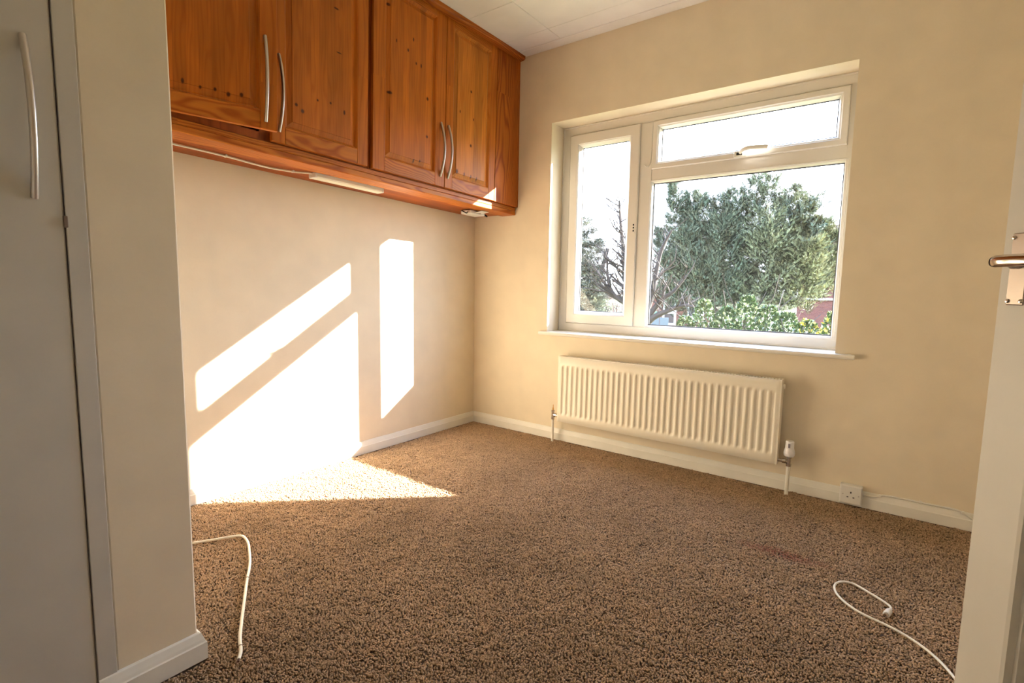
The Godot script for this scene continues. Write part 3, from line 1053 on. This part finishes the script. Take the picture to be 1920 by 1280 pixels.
func build_small_things() -> void:
	var s := thing("wall_socket", "single white three-pin socket on the skirting right of the radiator", "socket", Vector3(2.279, 0.053, 0.0))
	var st := begin()
	bx(st, Vector3(-0.042, -0.042, 0.0005), Vector3(0.042, 0.042, 0.028), 0.002)
	obj("back_box", st, M.white_plastic, s)
	st = begin()
	ring(st, Vector3(-0.043, -0.043, 0.028), Vector3.RIGHT, Vector3.UP, 0.086, 0.086, [Vector2(0, 0), Vector2(0, 0.004), Vector2(0.002, 0.007), Vector2(0.006, 0.0085)])
	flat(st, [Vector3(-0.037, -0.037, 0.0365), Vector3(0.037, -0.037, 0.0365), Vector3(0.037, 0.037, 0.0365), Vector3(-0.037, 0.037, 0.0365)])
	var plate := obj("face_plate", st, M.white_plastic, s)
	for q in [[0.0, 0.011, 0.0022, 0.0040], [-0.0112, -0.0105, 0.0034, 0.0020], [0.0112, -0.0105, 0.0034, 0.0020]]:
		st = begin()
		bx(st, Vector3(q[0] - q[2], q[1] - q[3], 0.0360), Vector3(q[0] + q[2], q[1] + q[3], 0.0368), 0.0)
		obj("pin_hole", st, M.dark, plate)
	for x in [-0.030, 0.030]:
		st = begin()
		lathe(st, [Vector2(0.0032, 0.0362), Vector2(0.0032, 0.0370), Vector2(0.0, 0.0371)], Vector3(x, 0.0, 0), Vector3(0, 0, 1), 10)
		obj("screw", st, M.steel, plate)
	# painted-over cable along the top of the skirting
	st = begin()
	var line := []
	for q in [[2.322, 0.058, 0.017], [2.36, 0.060, 0.016], [2.38, 0.066, 0.011], [2.40, 0.0735, 0.0075], [2.46, 0.0755, 0.006], [2.52, 0.0755, 0.006], [2.58, 0.0755, 0.006], [2.64, 0.0755, 0.007], [2.668, 0.068, 0.013], [2.69, 0.054, 0.017], [2.72, 0.040, 0.020], [2.80, 0.036, 0.020]]:
		line.append(Vector3(q[0], q[1], q[2]))
	tube(st, smooth_path(line, 5), 0.0042, 8)
	var c := obj("skirting_cable", st, M.gloss)
	tag(c, "white painted cable running along the skirting top right of the socket", "cable")
	for q in [[2.385, 0.0685, 0.010], [2.525, 0.0765, 0.006], [2.662, 0.071, 0.011]]:
		st = begin()
		bx(st, Vector3(q[0] - 0.005, q[1] - 0.006, q[2] - 0.005), Vector3(q[0] + 0.005, q[1] + 0.006, q[2] + 0.006), 0.002)
		obj("cable_clip", st, M.gloss, c)
	# loose cable by the alcove wall
	st = begin()
	line = []
	for q in [[0.30, 2.10], [0.382, 1.994], [0.440, 1.890], [0.462, 1.863], [0.495, 1.862], [0.540, 1.874], [0.583, 1.892], [0.658, 1.926], [0.715, 1.957], [0.760, 1.985], [0.858, 2.041], [1.016, 2.130], [1.078, 2.158], [1.108, 2.178]]:
		line.append(Vector3(q[0], 0.0075, q[1]))
	tube(st, smooth_path(line, 5), 0.0046, 8)
	c = obj("loose_cable", st, M.cable)
	tag(c, "bent white cable lying on the carpet beside the alcove wall", "cable")
	st = begin()
	tube(st, [Vector3(1.106, 0.0075, 2.1765), Vector3(1.114, 0.0073, 2.182)], 0.0030, 8)
	obj("cut_end", st, plain(Color(0.35, 0.20, 0.14), 0.6), c)
	for q in [[0.760, 1.985, 0.858, 2.041], [1.062, 2.151, 1.078, 2.158]]:
		st = begin()
		var a := Vector3(q[0], 0.0075, q[1])
		var b := Vector3(q[2], 0.0075, q[3])
		tube(st, [a, a.move_toward(b, 0.004)], 0.0054, 8)
		obj("tape_band", st, plain(Color(0.62, 0.56, 0.48), 0.6), c)
	# aerial lead by the door
	st = begin()
	line = []
	for q in [[2.433, 0.879], [2.431, 0.862], [2.419, 0.847], [2.396, 0.827], [2.371, 0.809], [2.346, 0.791], [2.327, 0.784], [2.307, 0.790], [2.294, 0.804], [2.286, 0.824], [2.285, 0.849], [2.292, 0.880], [2.309, 0.911], [2.330, 0.934], [2.354, 0.953], [2.388, 0.967], [2.421, 0.977], [2.453, 0.992], [2.483, 1.012], [2.511, 1.038], [2.533, 1.067], [2.552, 1.102], [2.575, 1.16], [2.60, 1.25]]:
		line.append(Vector3(q[0], 0.0075, q[1]))
	tube(st, smooth_path(line, 4), 0.0034, 8)
	c = obj("aerial_lead", st, M.cable)
	tag(c, "looped white aerial lead with a plug lying on the carpet by the door", "cable")
	st = begin()
	var p0 := Vector3(2.433, 0.0095, 0.879)
	var dir := (Vector3(2.414, 0.0095, 0.950) - p0).normalized()
	var ax := []
	for k in 6:
		ax.append(p0 + dir * [0.0, 0.008, 0.018, 0.036, 0.044, 0.0445][k])
	tube(st, ax, [0.0040, 0.0055, 0.0085, 0.0092, 0.0090, 0.0070], 12)
	obj("plug", st, M.white_plastic, c)
	st = begin()
	tube(st, [p0 + dir * 0.0445, p0 + dir * 0.052], 0.0058, 12)
	obj("plug_tip", st, M.chrome, c)


# ---------------------------------------------------------------- carpet

func multi(called: String, mesh: Mesh, mat: Material, xf: Array, cols: Array, parent: Node = self) -> MultiMeshInstance3D:
	var mm := MultiMesh.new()
	mm.transform_format = MultiMesh.TRANSFORM_3D
	mm.use_colors = true
	mm.mesh = mesh
	mm.instance_count = xf.size()
	for i in xf.size():
		mm.set_instance_transform(i, xf[i])
		mm.set_instance_color(i, cols[i])
	var o := MultiMeshInstance3D.new()
	o.multimesh = mm
	o.material_override = mat
	o.name = numbered(called) if parent == self else called
	o.set_meta("kind", "stuff")
	parent.add_child(o, true)
	return o


func build_carpet() -> void:
	# one twist of yarn: a leaning blob
	var st := begin()
	var prof := [[0.55, 0.0], [1.0, 0.45], [0.80, 0.85], [0.0, 1.05]]
	for i in 3:
		for k in 6:
			var q := []
			for w in [[i, k], [i, k + 1], [i + 1, k + 1], [i + 1, k]]:
				var a: float = TAU * w[1] / 6.0 + w[0] * 0.4
				var p: Array = prof[w[0]]
				q.append(Vector3(cos(a) * p[0], p[1] * 2.2, sin(a) * p[0] * 0.8))
			for t in [0, 1, 2, 0, 2, 3]:
				var n: Vector3 = Vector3(q[t].x, (q[t].y - 1.0) * 0.6, q[t].z).normalized()
				vtx(st, q[t], n, Vector2.ZERO)
	var mesh := st.commit()
	var xf := []
	var cols := []
	var r := RandomNumberGenerator.new()
	r.seed = 99
	var patch := noise(1.6, 3, 71)
	var lie := noise(9.0, 3, 72)
	var clump := noise(38.0, 2, 73)
	var sp := 0.0050
	var nx := int(3.0 / sp)
	var nz := int(2.72 / sp)
	for i in nx:
		for k in nz:
			var x := (i + r.randf_range(-0.1, 1.1)) * sp
			var z := (k + r.randf_range(-0.1, 1.1)) * sp
			if x > 2.995 or (x < 1.036 and z > 2.216):
				continue
			if x < 0.018 or z < 0.018:
				continue
			var l := lie.get_noise_2d(x, z)
			var s := r.randf_range(0.0023, 0.0033)
			var lean := r.randf_range(0.1, 0.75)
			var ang := l * 5.0 + r.randf_range(-0.9, 0.9)
			var b := Basis(Vector3(cos(ang), 0, sin(ang)), lean) * Basis(Vector3.UP, r.randf() * TAU)
			b = b.scaled(Vector3(s, s * r.randf_range(0.80, 1.0) * (1.0 + 0.30 * l), s))
			xf.append(Transform3D(b, Vector3(x, -0.0045 + 0.002 * l + 0.0035 * clump.get_noise_2d(x * 0.75, z * 1.25), z)))
			var f := r.randf_range(0.72, 1.18) * (1.0 + 0.16 * patch.get_noise_2d(x, z))
			var c := Color(0.51, 0.345, 0.215) * f
			var red := Vector2((x - 2.11) / 0.13, (z - 0.70) / 0.035).rotated(0.3).length()
			if red < 1.3 and r.randf() < 0.75:
				c = c.lerp(Color(0.36, 0.12, 0.09), 0.55 * clampf(1.3 - red, 0.0, 1.0) + 0.12)
			if r.randf() < 0.004:
				c = c * 1.5
			c.a = 1.0
			cols.append(c)
	var o := multi("carpet", mesh, M.carpet, xf, cols)
	tag(o, "brown twist-pile carpet covering the whole bedroom floor", "carpet")


# ---------------------------------------------------------------- garden beyond the window

func blade_spray(pairs: int, length: float, reach: float, width: float, droop: float) -> ArrayMesh:
	var st := begin()
	var r := RandomNumberGenerator.new()
	r.seed = 5
	for i in pairs * 2:
		var t := (i + 0.5) / (pairs * 2)
		var side := 1.0 if i % 2 else -1.0
		var base := Vector3(0, t * length, 0)
		var out := Vector3(side * reach * (1.05 - t * 0.75), reach * (0.75 - droop), r.randf_range(-0.5, 0.5) * reach)
		var tip := base + out
		var w := Vector3(0, width, r.randf_range(-1, 1) * width)
		var n := out.cross(w).normalized()
		for p in [base - w * 0.5, base + w * 0.5 + out * 0.35, tip, base - w * 0.5, tip, base + out * 0.4 - w * 0.8]:
			vtx(st, p, n if n.z >= 0.0 else -n, Vector2.ZERO)
	var top := Vector3(0, length * 1.18, 0)
	for p in [Vector3(-width * 0.4, 0, 0), top, Vector3(width * 0.4, 0, 0)]:
		vtx(st, p, Vector3(0, 0, 1), Vector2.ZERO)
	return st.commit()


func plume(xf: Array, cols: Array, r: RandomNumberGenerator, foot: Vector3, top: Vector3, radius: float, arcs: int, size: float, tone: Color, lift := 1.0) -> void:
	# a column of feathery boughs: each bough curves out and up and carries a fan of sprays
	var axis := top - foot
	for i in arcs:
		var t := pow(r.randf(), 0.75)
		var a := r.randf() * TAU
		var dir := Vector3(cos(a), 0, sin(a))
		var reach := radius * (0.30 + 0.95 * pow(1.0 - t, 0.65)) * r.randf_range(0.7, 1.15)
		var p := foot + axis * t
		var rise := reach * lift * r.randf_range(0.25, 0.95)
		var bough_tone := tone * r.randf_range(0.75, 1.35)
		if r.randf() < 0.25:
			bough_tone = bough_tone.lerp(Color(0.21, 0.205, 0.10), 0.4)
		for k in 7:
			var f := (k + 1.5) / 8.0
			var q := p + dir * reach * f + Vector3.UP * rise * f * f
			var fwd := (dir * 0.75 + Vector3.UP * lift * (0.25 + 0.9 * f) + Vector3(r.randf_range(-1, 1), r.randf_range(-0.6, 0.4), r.randf_range(-1, 1)) * 0.8).normalized()
			var side := fwd.cross(Vector3(r.randf_range(-1, 1), r.randf_range(-0.6, 0.6), r.randf_range(-1, 1))).normalized()
			var s := size * r.randf_range(0.6, 1.1)
			xf.append(Transform3D(Basis(side, fwd, side.cross(fwd)).scaled(Vector3(s, s, s)), q + Vector3(r.randf_range(-1, 1), r.randf_range(-1, 1), r.randf_range(-1, 1)) * 0.07))
			var c := bough_tone * r.randf_range(0.8, 1.2)
			c.a = 1.0
			cols.append(c)


func limb(st: SurfaceTool, r: RandomNumberGenerator, from: Vector3, dir: Vector3, length: float, rad: float, depth: int) -> void:
	var pts := [from]
	var rs := [rad]
	var p := from
	var d := dir.normalized()
	var n := 4
	for k in n:
		d = (d + Vector3(r.randf_range(-1, 1), r.randf_range(-0.4, 0.9), r.randf_range(-1, 1)) * 0.22).normalized()
		p += d * length / n
		pts.append(p)
		rs.append(rad * (1.0 - 0.45 * (k + 1) / n))
	tube(st, pts, rs, 5 if depth > 1 else 3)
	if depth == 0:
		return
	for k in (3 if depth > 1 else 4):
		var i := r.randi_range(1, n)
		var a := r.randf() * TAU
		var nd := (d * 0.75 + Vector3(cos(a), r.randf_range(0.0, 0.9), sin(a)) * 0.75).normalized()
		limb(st, r, pts[i], nd, length * r.randf_range(0.5, 0.75), rs[i] * 0.62, depth - 1)


func build_garden() -> void:
	var r := RandomNumberGenerator.new()
	r.seed = 404
	var st := begin()
	bx(st, Vector3(-120, GROUND - 0.5, -160), Vector3(120, GROUND, -1.2), 0.0)
	M.grass.albedo_texture = noise_tex(0.02, 4, 81, Color(0.72, 0.72, 0.72), Color(1, 1, 1))
	M.grass.uv1_triplanar = true
	M.grass.uv1_world_triplanar = true
	M.grass.uv1_scale = Vector3.ONE * 0.2
	struct("ground", st, M.grass, "lawn of the garden and green below the window")
	# the broad conifer that fills the window
	var cy := thing("conifer_tree", "broad grey-green conifer with feathery plumes filling the main pane", "tree", Vector3(-2.3, GROUND, -18.8))
	st = begin()
	limb(st, r, Vector3(0, -0.1, 0), Vector3(0.1, 1, 0), 2.6, 0.28, 0)
	for k in 5:
		var a := TAU * k / 5.0
		limb(st, r, Vector3(0, 0.9, 0), Vector3(cos(a) * 0.6, 1.0, sin(a) * 0.6), 3.0, 0.10, 0)
	obj("trunk", st, M.bark, cy)
	var xf := []
	var cols := []
	var tone := Color(0.078, 0.116, 0.070)
	for q in [
		[-5.09, 5.30, -17.96, 0.46, 1.2], [-4.53, 4.85, -18.4, 0.60, 0.7], [-3.99, 4.62, -18.1, 0.75, 0.5], [-3.36, 4.72, -18.7, 0.80, 0.2], [-2.75, 4.80, -18.4, 0.75, 0.2],
		[-2.15, 5.35, -18.8, 0.85, 0.0], [-1.64, 5.15, -18.6, 0.80, 0.2], [-0.95, 4.78, -19.0, 0.75, 0.2], [-0.45, 4.30, -18.8, 0.75, 0.3], [0.11, 3.55, -19.1, 0.7, 0.7],
		[-5.44, 3.43, -17.8, 0.55, 0.4], [0.55, 3.05, -19.2, 0.55, 0.7], [-3.0, 3.6, -17.6, 1.0, -0.2], [-1.4, 3.7, -17.7, 1.0, -0.2], [-4.3, 3.2, -17.4, 0.8, 0.1], [-0.1, 2.7, -18.0, 0.8, 0.2],
		[-4.9, 2.3, -17.4, 0.8, -0.2], [-3.6, 2.2, -17.3, 0.8, 0.3]]:
		var top := Vector3(q[0], q[1], q[2]) - cy.position
		var foot := Vector3(q[0] * 0.82 - 0.42, q[4], q[2] * 0.9 - 1.88) - cy.position
		foot.y = q[4] - GROUND
		plume(xf, cols, r, foot, top, q[3] * 1.1, 170, 0.50, tone.lerp(Color(0.155, 0.165, 0.070), clampf((q[0] + 3.2) / 3.0, 0.0, 1.0)))
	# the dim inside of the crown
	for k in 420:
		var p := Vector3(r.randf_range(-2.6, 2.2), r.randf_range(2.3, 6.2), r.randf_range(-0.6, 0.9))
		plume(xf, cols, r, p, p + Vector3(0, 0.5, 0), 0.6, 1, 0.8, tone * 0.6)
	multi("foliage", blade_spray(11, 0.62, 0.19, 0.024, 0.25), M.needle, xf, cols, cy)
	# narrow dark conifer seen through the left casement
	var dk := thing("conifer_tree", "narrow dark conifer behind the left edge of the side casement", "tree", Vector3(-9.5, GROUND, -18.4))
	st = begin()
	limb(st, r, Vector3(0, -0.1, 0), Vector3(0, 1, 0), 5.4, 0.2, 0)
	obj("trunk", st, M.bark, dk)
	xf = []
	cols = []
	for q in [[-9.2, 4.3, -18.4, 0.75], [-9.9, 4.1, -18.6, 0.9], [-10.5, 3.6, -18.4, 0.9], [-8.75, 3.2, -18.3, 0.7], [-9.6, 2.6, -17.9, 0.9], [-8.7, 1.9, -18.2, 0.6]]:
		var top := Vector3(q[0], q[1], q[2]) - dk.position
		plume(xf, cols, r, Vector3(top.x * 0.7, 0.6, top.z), top, q[3] * 1.5, 210, 0.55, Color(0.070, 0.084, 0.062), 0.3)
	multi("foliage", blade_spray(8, 0.60, 0.20, 0.024, 0.45), M.needle, xf, cols, dk)
	# bare tree between the two
	var bt := thing("bare_tree", "leafless dark-branched tree seen behind the window mullion", "tree", Vector3(-3.75, GROUND, -12.1))
	st = begin()
	tube(st, [Vector3(0.05, -0.1, 0), Vector3(0.0, 1.0, 0.02), Vector3(-0.05, 1.9, 0), Vector3(-0.08, 2.3, 0)], [0.20, 0.17, 0.14, 0.12], 8)
	obj("trunk", st, M.bark, bt)
	for q in [[[-0.08, 2.25, 0], [-0.35, 2.75, 0.1], [-0.75, 3.05, 0.3], [-0.95, 3.5, 0.4], [-1.0, 4.2, 0.45]], [[-0.08, 2.25, 0], [-0.30, 2.95, 0], [-0.52, 3.5, 0.1], [-0.60, 4.2, 0.1], [-0.72, 5.3, 0.2], [-0.78, 5.9, 0.2]], [[-0.06, 2.2, 0], [-0.1, 3.1, 0.05], [-0.28, 3.7, 0.1], [-0.35, 4.3, 0.1], [-0.30, 4.9, 0.1]], [[-0.05, 2.1, 0], [0.3, 2.6, 0.0], [0.62, 3.0, 0.0], [0.95, 3.25, 0.0], [1.3, 3.7, 0]], [[-0.05, 2.0, 0], [0.4, 2.45, 0.1], [0.9, 2.7, 0.1], [1.3, 2.85, 0.1], [1.6, 2.8, 0.1]], [[0.0, 2.2, 0], [0.22, 3.0, -0.1], [0.35, 3.8, -0.1], [0.50, 4.5, -0.1], [0.8, 5.0, 0]]]:
		st = begin()
		var ctrl := []
		for p in q:
			ctrl.append(Vector3(p[0], p[1], p[2]))
		var path := smooth_path(ctrl, 3)
		var rs := []
		for k in path.size():
			rs.append(lerpf(0.11, 0.022, float(k) / path.size()))
		tube(st, path, rs, 6)
		for k in range(3, path.size()):
			for m in (3 if q[-1][0] < 0.0 else 1):
				var a := r.randf() * TAU
				limb(st, r, path[k], Vector3(cos(a), r.randf_range(0.1, 1.2), sin(a)), r.randf_range(0.35, 0.9), maxf(rs[k] * 0.5, 0.016), 2 if m else 1)
		obj("branch", st, M.bark, bt)
	# evergreen shrub below the window
	var hd := thing("evergreen_shrub", "glossy variegated evergreen shrub spreading along the bottom of the main pane", "shrub", Vector3(0.55, GROUND, -7.3))
	st = begin()
	for k in 9:
		limb(st, r, Vector3(r.randf_range(-0.9, 0.9), -0.05, r.randf_range(-0.2, 0.2)), Vector3(r.randf_range(-0.4, 0.4), 1, r.randf_range(-0.2, 0.2)), 2.3, 0.035, 1)
	obj("stem", st, M.bark, hd)
	st = begin()
	var lf := [Vector3(0, 0, 0), Vector3(0.30, 0.32, 0.05), Vector3(0.26, 0.72, 0.03), Vector3(0, 1.0, -0.06), Vector3(-0.26, 0.72, 0.03), Vector3(-0.30, 0.32, 0.05)]
	var mid := Vector3(0, 0.5, -0.04)
	for k in 6:
		var a: Vector3 = lf[k]
		var b: Vector3 = lf[(k + 1) % 6]
		var n := (a - mid).cross(b - mid).normalized()
		for p in [mid, b, a]:
			vtx(st, p, n, Vector2.ZERO)
	var leaf := st.commit()
	xf = []
	cols = []
	# mounds: centre x, top y, centre z, half width
	var mounds := [[-0.42, 0.76, -6.95, 0.36], [-0.05, 0.66, -7.05, 0.42], [0.28, 0.86, -7.1, 0.36], [0.62, 0.70, -7.15, 0.40], [0.92, 0.60, -7.2, 0.36], [1.22, 0.48, -7.25, 0.38], [1.60, 0.62, -7.2, 0.30], [-0.72, 0.46, -6.8, 0.30], [2.0, 0.55, -7.3, 0.4]]
	for q in mounds:
		for k in 1500:
			var a := r.randf() * TAU
			var e := pow(r.randf(), 0.55)
			var rad: float = q[3] * (1.0 - pow(e, 2.6)) * (0.75 + 0.25 * r.randf()) + 0.05
			var y: float = lerpf(q[1] - 1.7, q[1], e)
			var dir := Vector3(cos(a), 0, sin(a))
			var p := Vector3(q[0], y, q[2]) + dir * rad * Vector3(1, 1, 0.8) - hd.position
			var up := (dir * r.randf_range(0.2, 1.0) + Vector3.UP * r.randf_range(0.2, 1.0) + Vector3(r.randf_range(-1, 1), 0, r.randf_range(-1, 1)) * 0.5).normalized()
			var side := up.cross(Vector3(r.randf_range(-1, 1), r.randf_range(-1, 1), r.randf_range(-1, 1))).normalized()
			var s := r.randf_range(0.045, 0.080)
			xf.append(Transform3D(Basis(side, up, side.cross(up)).scaled(Vector3(s, s, s)), p))
			var c := Color(0.048, 0.080, 0.026) * r.randf_range(0.6, 1.5)
			if r.randf() < 0.20:
				c = Color(0.38, 0.41, 0.20) * r.randf_range(0.7, 1.2)
			if q[0] > 1.0 and r.randf() < 0.22:
				c = Color(0.62, 0.48, 0.06)
			c.a = 1.0
			cols.append(c)
	multi("foliage", leaf, M.leaf, xf, cols, hd)
	# bare shrub at the right, behind the evergreen
	var bs := thing("bare_shrub", "leafless pale-stemmed shrub behind the right end of the evergreen shrub", "shrub", Vector3(0.95, GROUND, -11.2))
	for k in 7:
		st = begin()
		limb(st, r, Vector3(r.randf_range(-0.15, 0.15), -0.05, r.randf_range(-0.1, 0.1)), Vector3(r.randf_range(-0.25, 0.15), 1, r.randf_range(-0.2, 0.2)), 1.75, 0.028, 2)
		obj("stem", st, plain(Color(0.38, 0.30, 0.29), 0.9), bs)
	# twiggy tips that reach up to the bottom of the pane
	for q in [[-0.574, -5.6], [-0.167, -5.2], [0.744, -4.8]]:
		var tw := thing("twiggy_shrub", ["leafless twigs rising at the lower left corner of the main pane", "leafless twigs rising left of the evergreen shrub's foot", "leafless twigs rising in front of the evergreen shrub's middle"][names.get("twiggy_shrub", -1) + 1], "shrub", Vector3(q[0], GROUND, q[1]), "bare twigs below the window")
		for k in 6:
			st = begin()
			limb(st, r, Vector3(r.randf_range(-0.05, 0.05), 0, r.randf_range(-0.05, 0.05)), Vector3(r.randf_range(-0.12, 0.12), 1, r.randf_range(-0.1, 0.1)), [2.72, 2.62, 2.60][names["twiggy_shrub"]] * r.randf_range(0.9, 1.0), 0.011, 0)
			obj("stem", st, M.twig, tw)
	# brick house behind the bare tree
	var hs := thing("brick_house", "red brick house with a white glazed door behind the bare tree", "house", Vector3(-11.85, GROUND, -37.5))
	hs.rotation.y = 0.32
	st = begin()
	bx(st, Vector3(-1.9, -0.2, -3.0), Vector3(3.0, 3.05, 0), 0.0)
	obj("wall", st, M.brick, hs)
	st = begin()
	prism(st, [Vector2(0.3, 3.0), Vector2(0.3, 3.12), Vector2(-1.5, 4.0), Vector2(-3.3, 3.12), Vector2(-3.3, 3.0)], Vector3(-2.1, 0, 0), Vector3(0, 0, 1), Vector3(0, 1, 0), Vector3(5.3, 0, 0))
	obj("roof", st, M.roof, hs)
	st = begin()
	ring(st, Vector3(-0.6, 0.55, 0.0), Vector3.RIGHT, Vector3.UP, 1.05, 2.25, [Vector2(0, 0), Vector2(0, 0.08), Vector2(0.16, 0.08), Vector2(0.16, 0.0)])
	bx(st, Vector3(-0.45, 1.45, 0), Vector3(0.3, 1.62, 0.07), 0.0)
	var fd := obj("door", st, M.upvc, hs)
	st = begin()
	bx(st, Vector3(-0.45, 0.7, 0.0), Vector3(0.3, 2.65, 0.03), 0.0)
	obj("door_glass", st, plain(Color(0.25, 0.22, 0.22), 0.15), fd)
	st = begin()
	bx(st, Vector3(-1.25, 0.5, 0), Vector3(-1.0, 1.6, 0.25), 0.02)
	obj("water_butt", st, plain(Color(0.30, 0.50, 0.40), 0.6), hs)
	st = begin()
	ring(st, Vector3(1.3, 1.2, 0.0), Vector3.RIGHT, Vector3.UP, 1.2, 0.9, [Vector2(0, 0), Vector2(0, 0.06), Vector2(0.1, 0.06), Vector2(0.1, 0.0)])
	var wn := obj("window", st, M.upvc, hs)
	st = begin()
	bx(st, Vector3(1.38, 1.28, 0), Vector3(2.42, 2.02, 0.02), 0.0)
	obj("pane", st, plain(Color(0.2, 0.2, 0.22), 0.15), wn)
	# brick house behind the right of the conifer
	hs = thing("brick_house", "tall brick house half hidden behind the conifer's right side", "house", Vector3(1.2, GROUND, -33.0))
	st = begin()
	bx(st, Vector3(-3.6, -0.2, -6.0), Vector3(3.5, 5.2, 0), 0.0)
	obj("wall", st, M.brick, hs)
	st = begin()
	prism(st, [Vector2(0.4, 5.15), Vector2(0.4, 5.3), Vector2(-3.0, 7.6), Vector2(-6.4, 5.3), Vector2(-6.4, 5.15)], Vector3(-3.8, 0, 0), Vector3(0, 0, 1), Vector3(0, 1, 0), Vector3(7.5, 0, 0))
	obj("roof", st, M.roof, hs)
	st = begin()
	bx(st, Vector3(-3.2, 2.86, 0), Vector3(3.4, 2.98, 0.10), 0.0)
	obj("band", st, M.upvc, hs)
	# fence along the near side of the lawn
	var fn := thing("garden_fence", "low grey-blue fence across the foot of the lawn", "fence", Vector3(-10.3, GROUND, -24.0))
	fn.rotation.y = 0.4
	for k in 12:
		st = begin()
		bx(st, Vector3(-3.0 + k * 0.5, 0, -0.02), Vector3(-2.53 + k * 0.5, 1.72 + 0.03 * (k % 3), 0.02), 0.004)
		obj("fence_board", st, M.fence, fn)
	# far hedge that closes the green
	var fh := thing("far_hedge", "hazy leafless hedge far beyond the lawn", "hedge", Vector3(-16.5, GROUND, -48.0))
	st = begin()
	for k in 46:
		limb(st, r, Vector3(r.randf_range(-7, 8), 0, r.randf_range(-1, 1)), Vector3(r.randf_range(-0.3, 0.3), 1, 0), r.randf_range(1.6, 2.6), 0.06, 2)
	obj("branch", st, plain(Color(0.34, 0.27, 0.25), 0.9), fh)
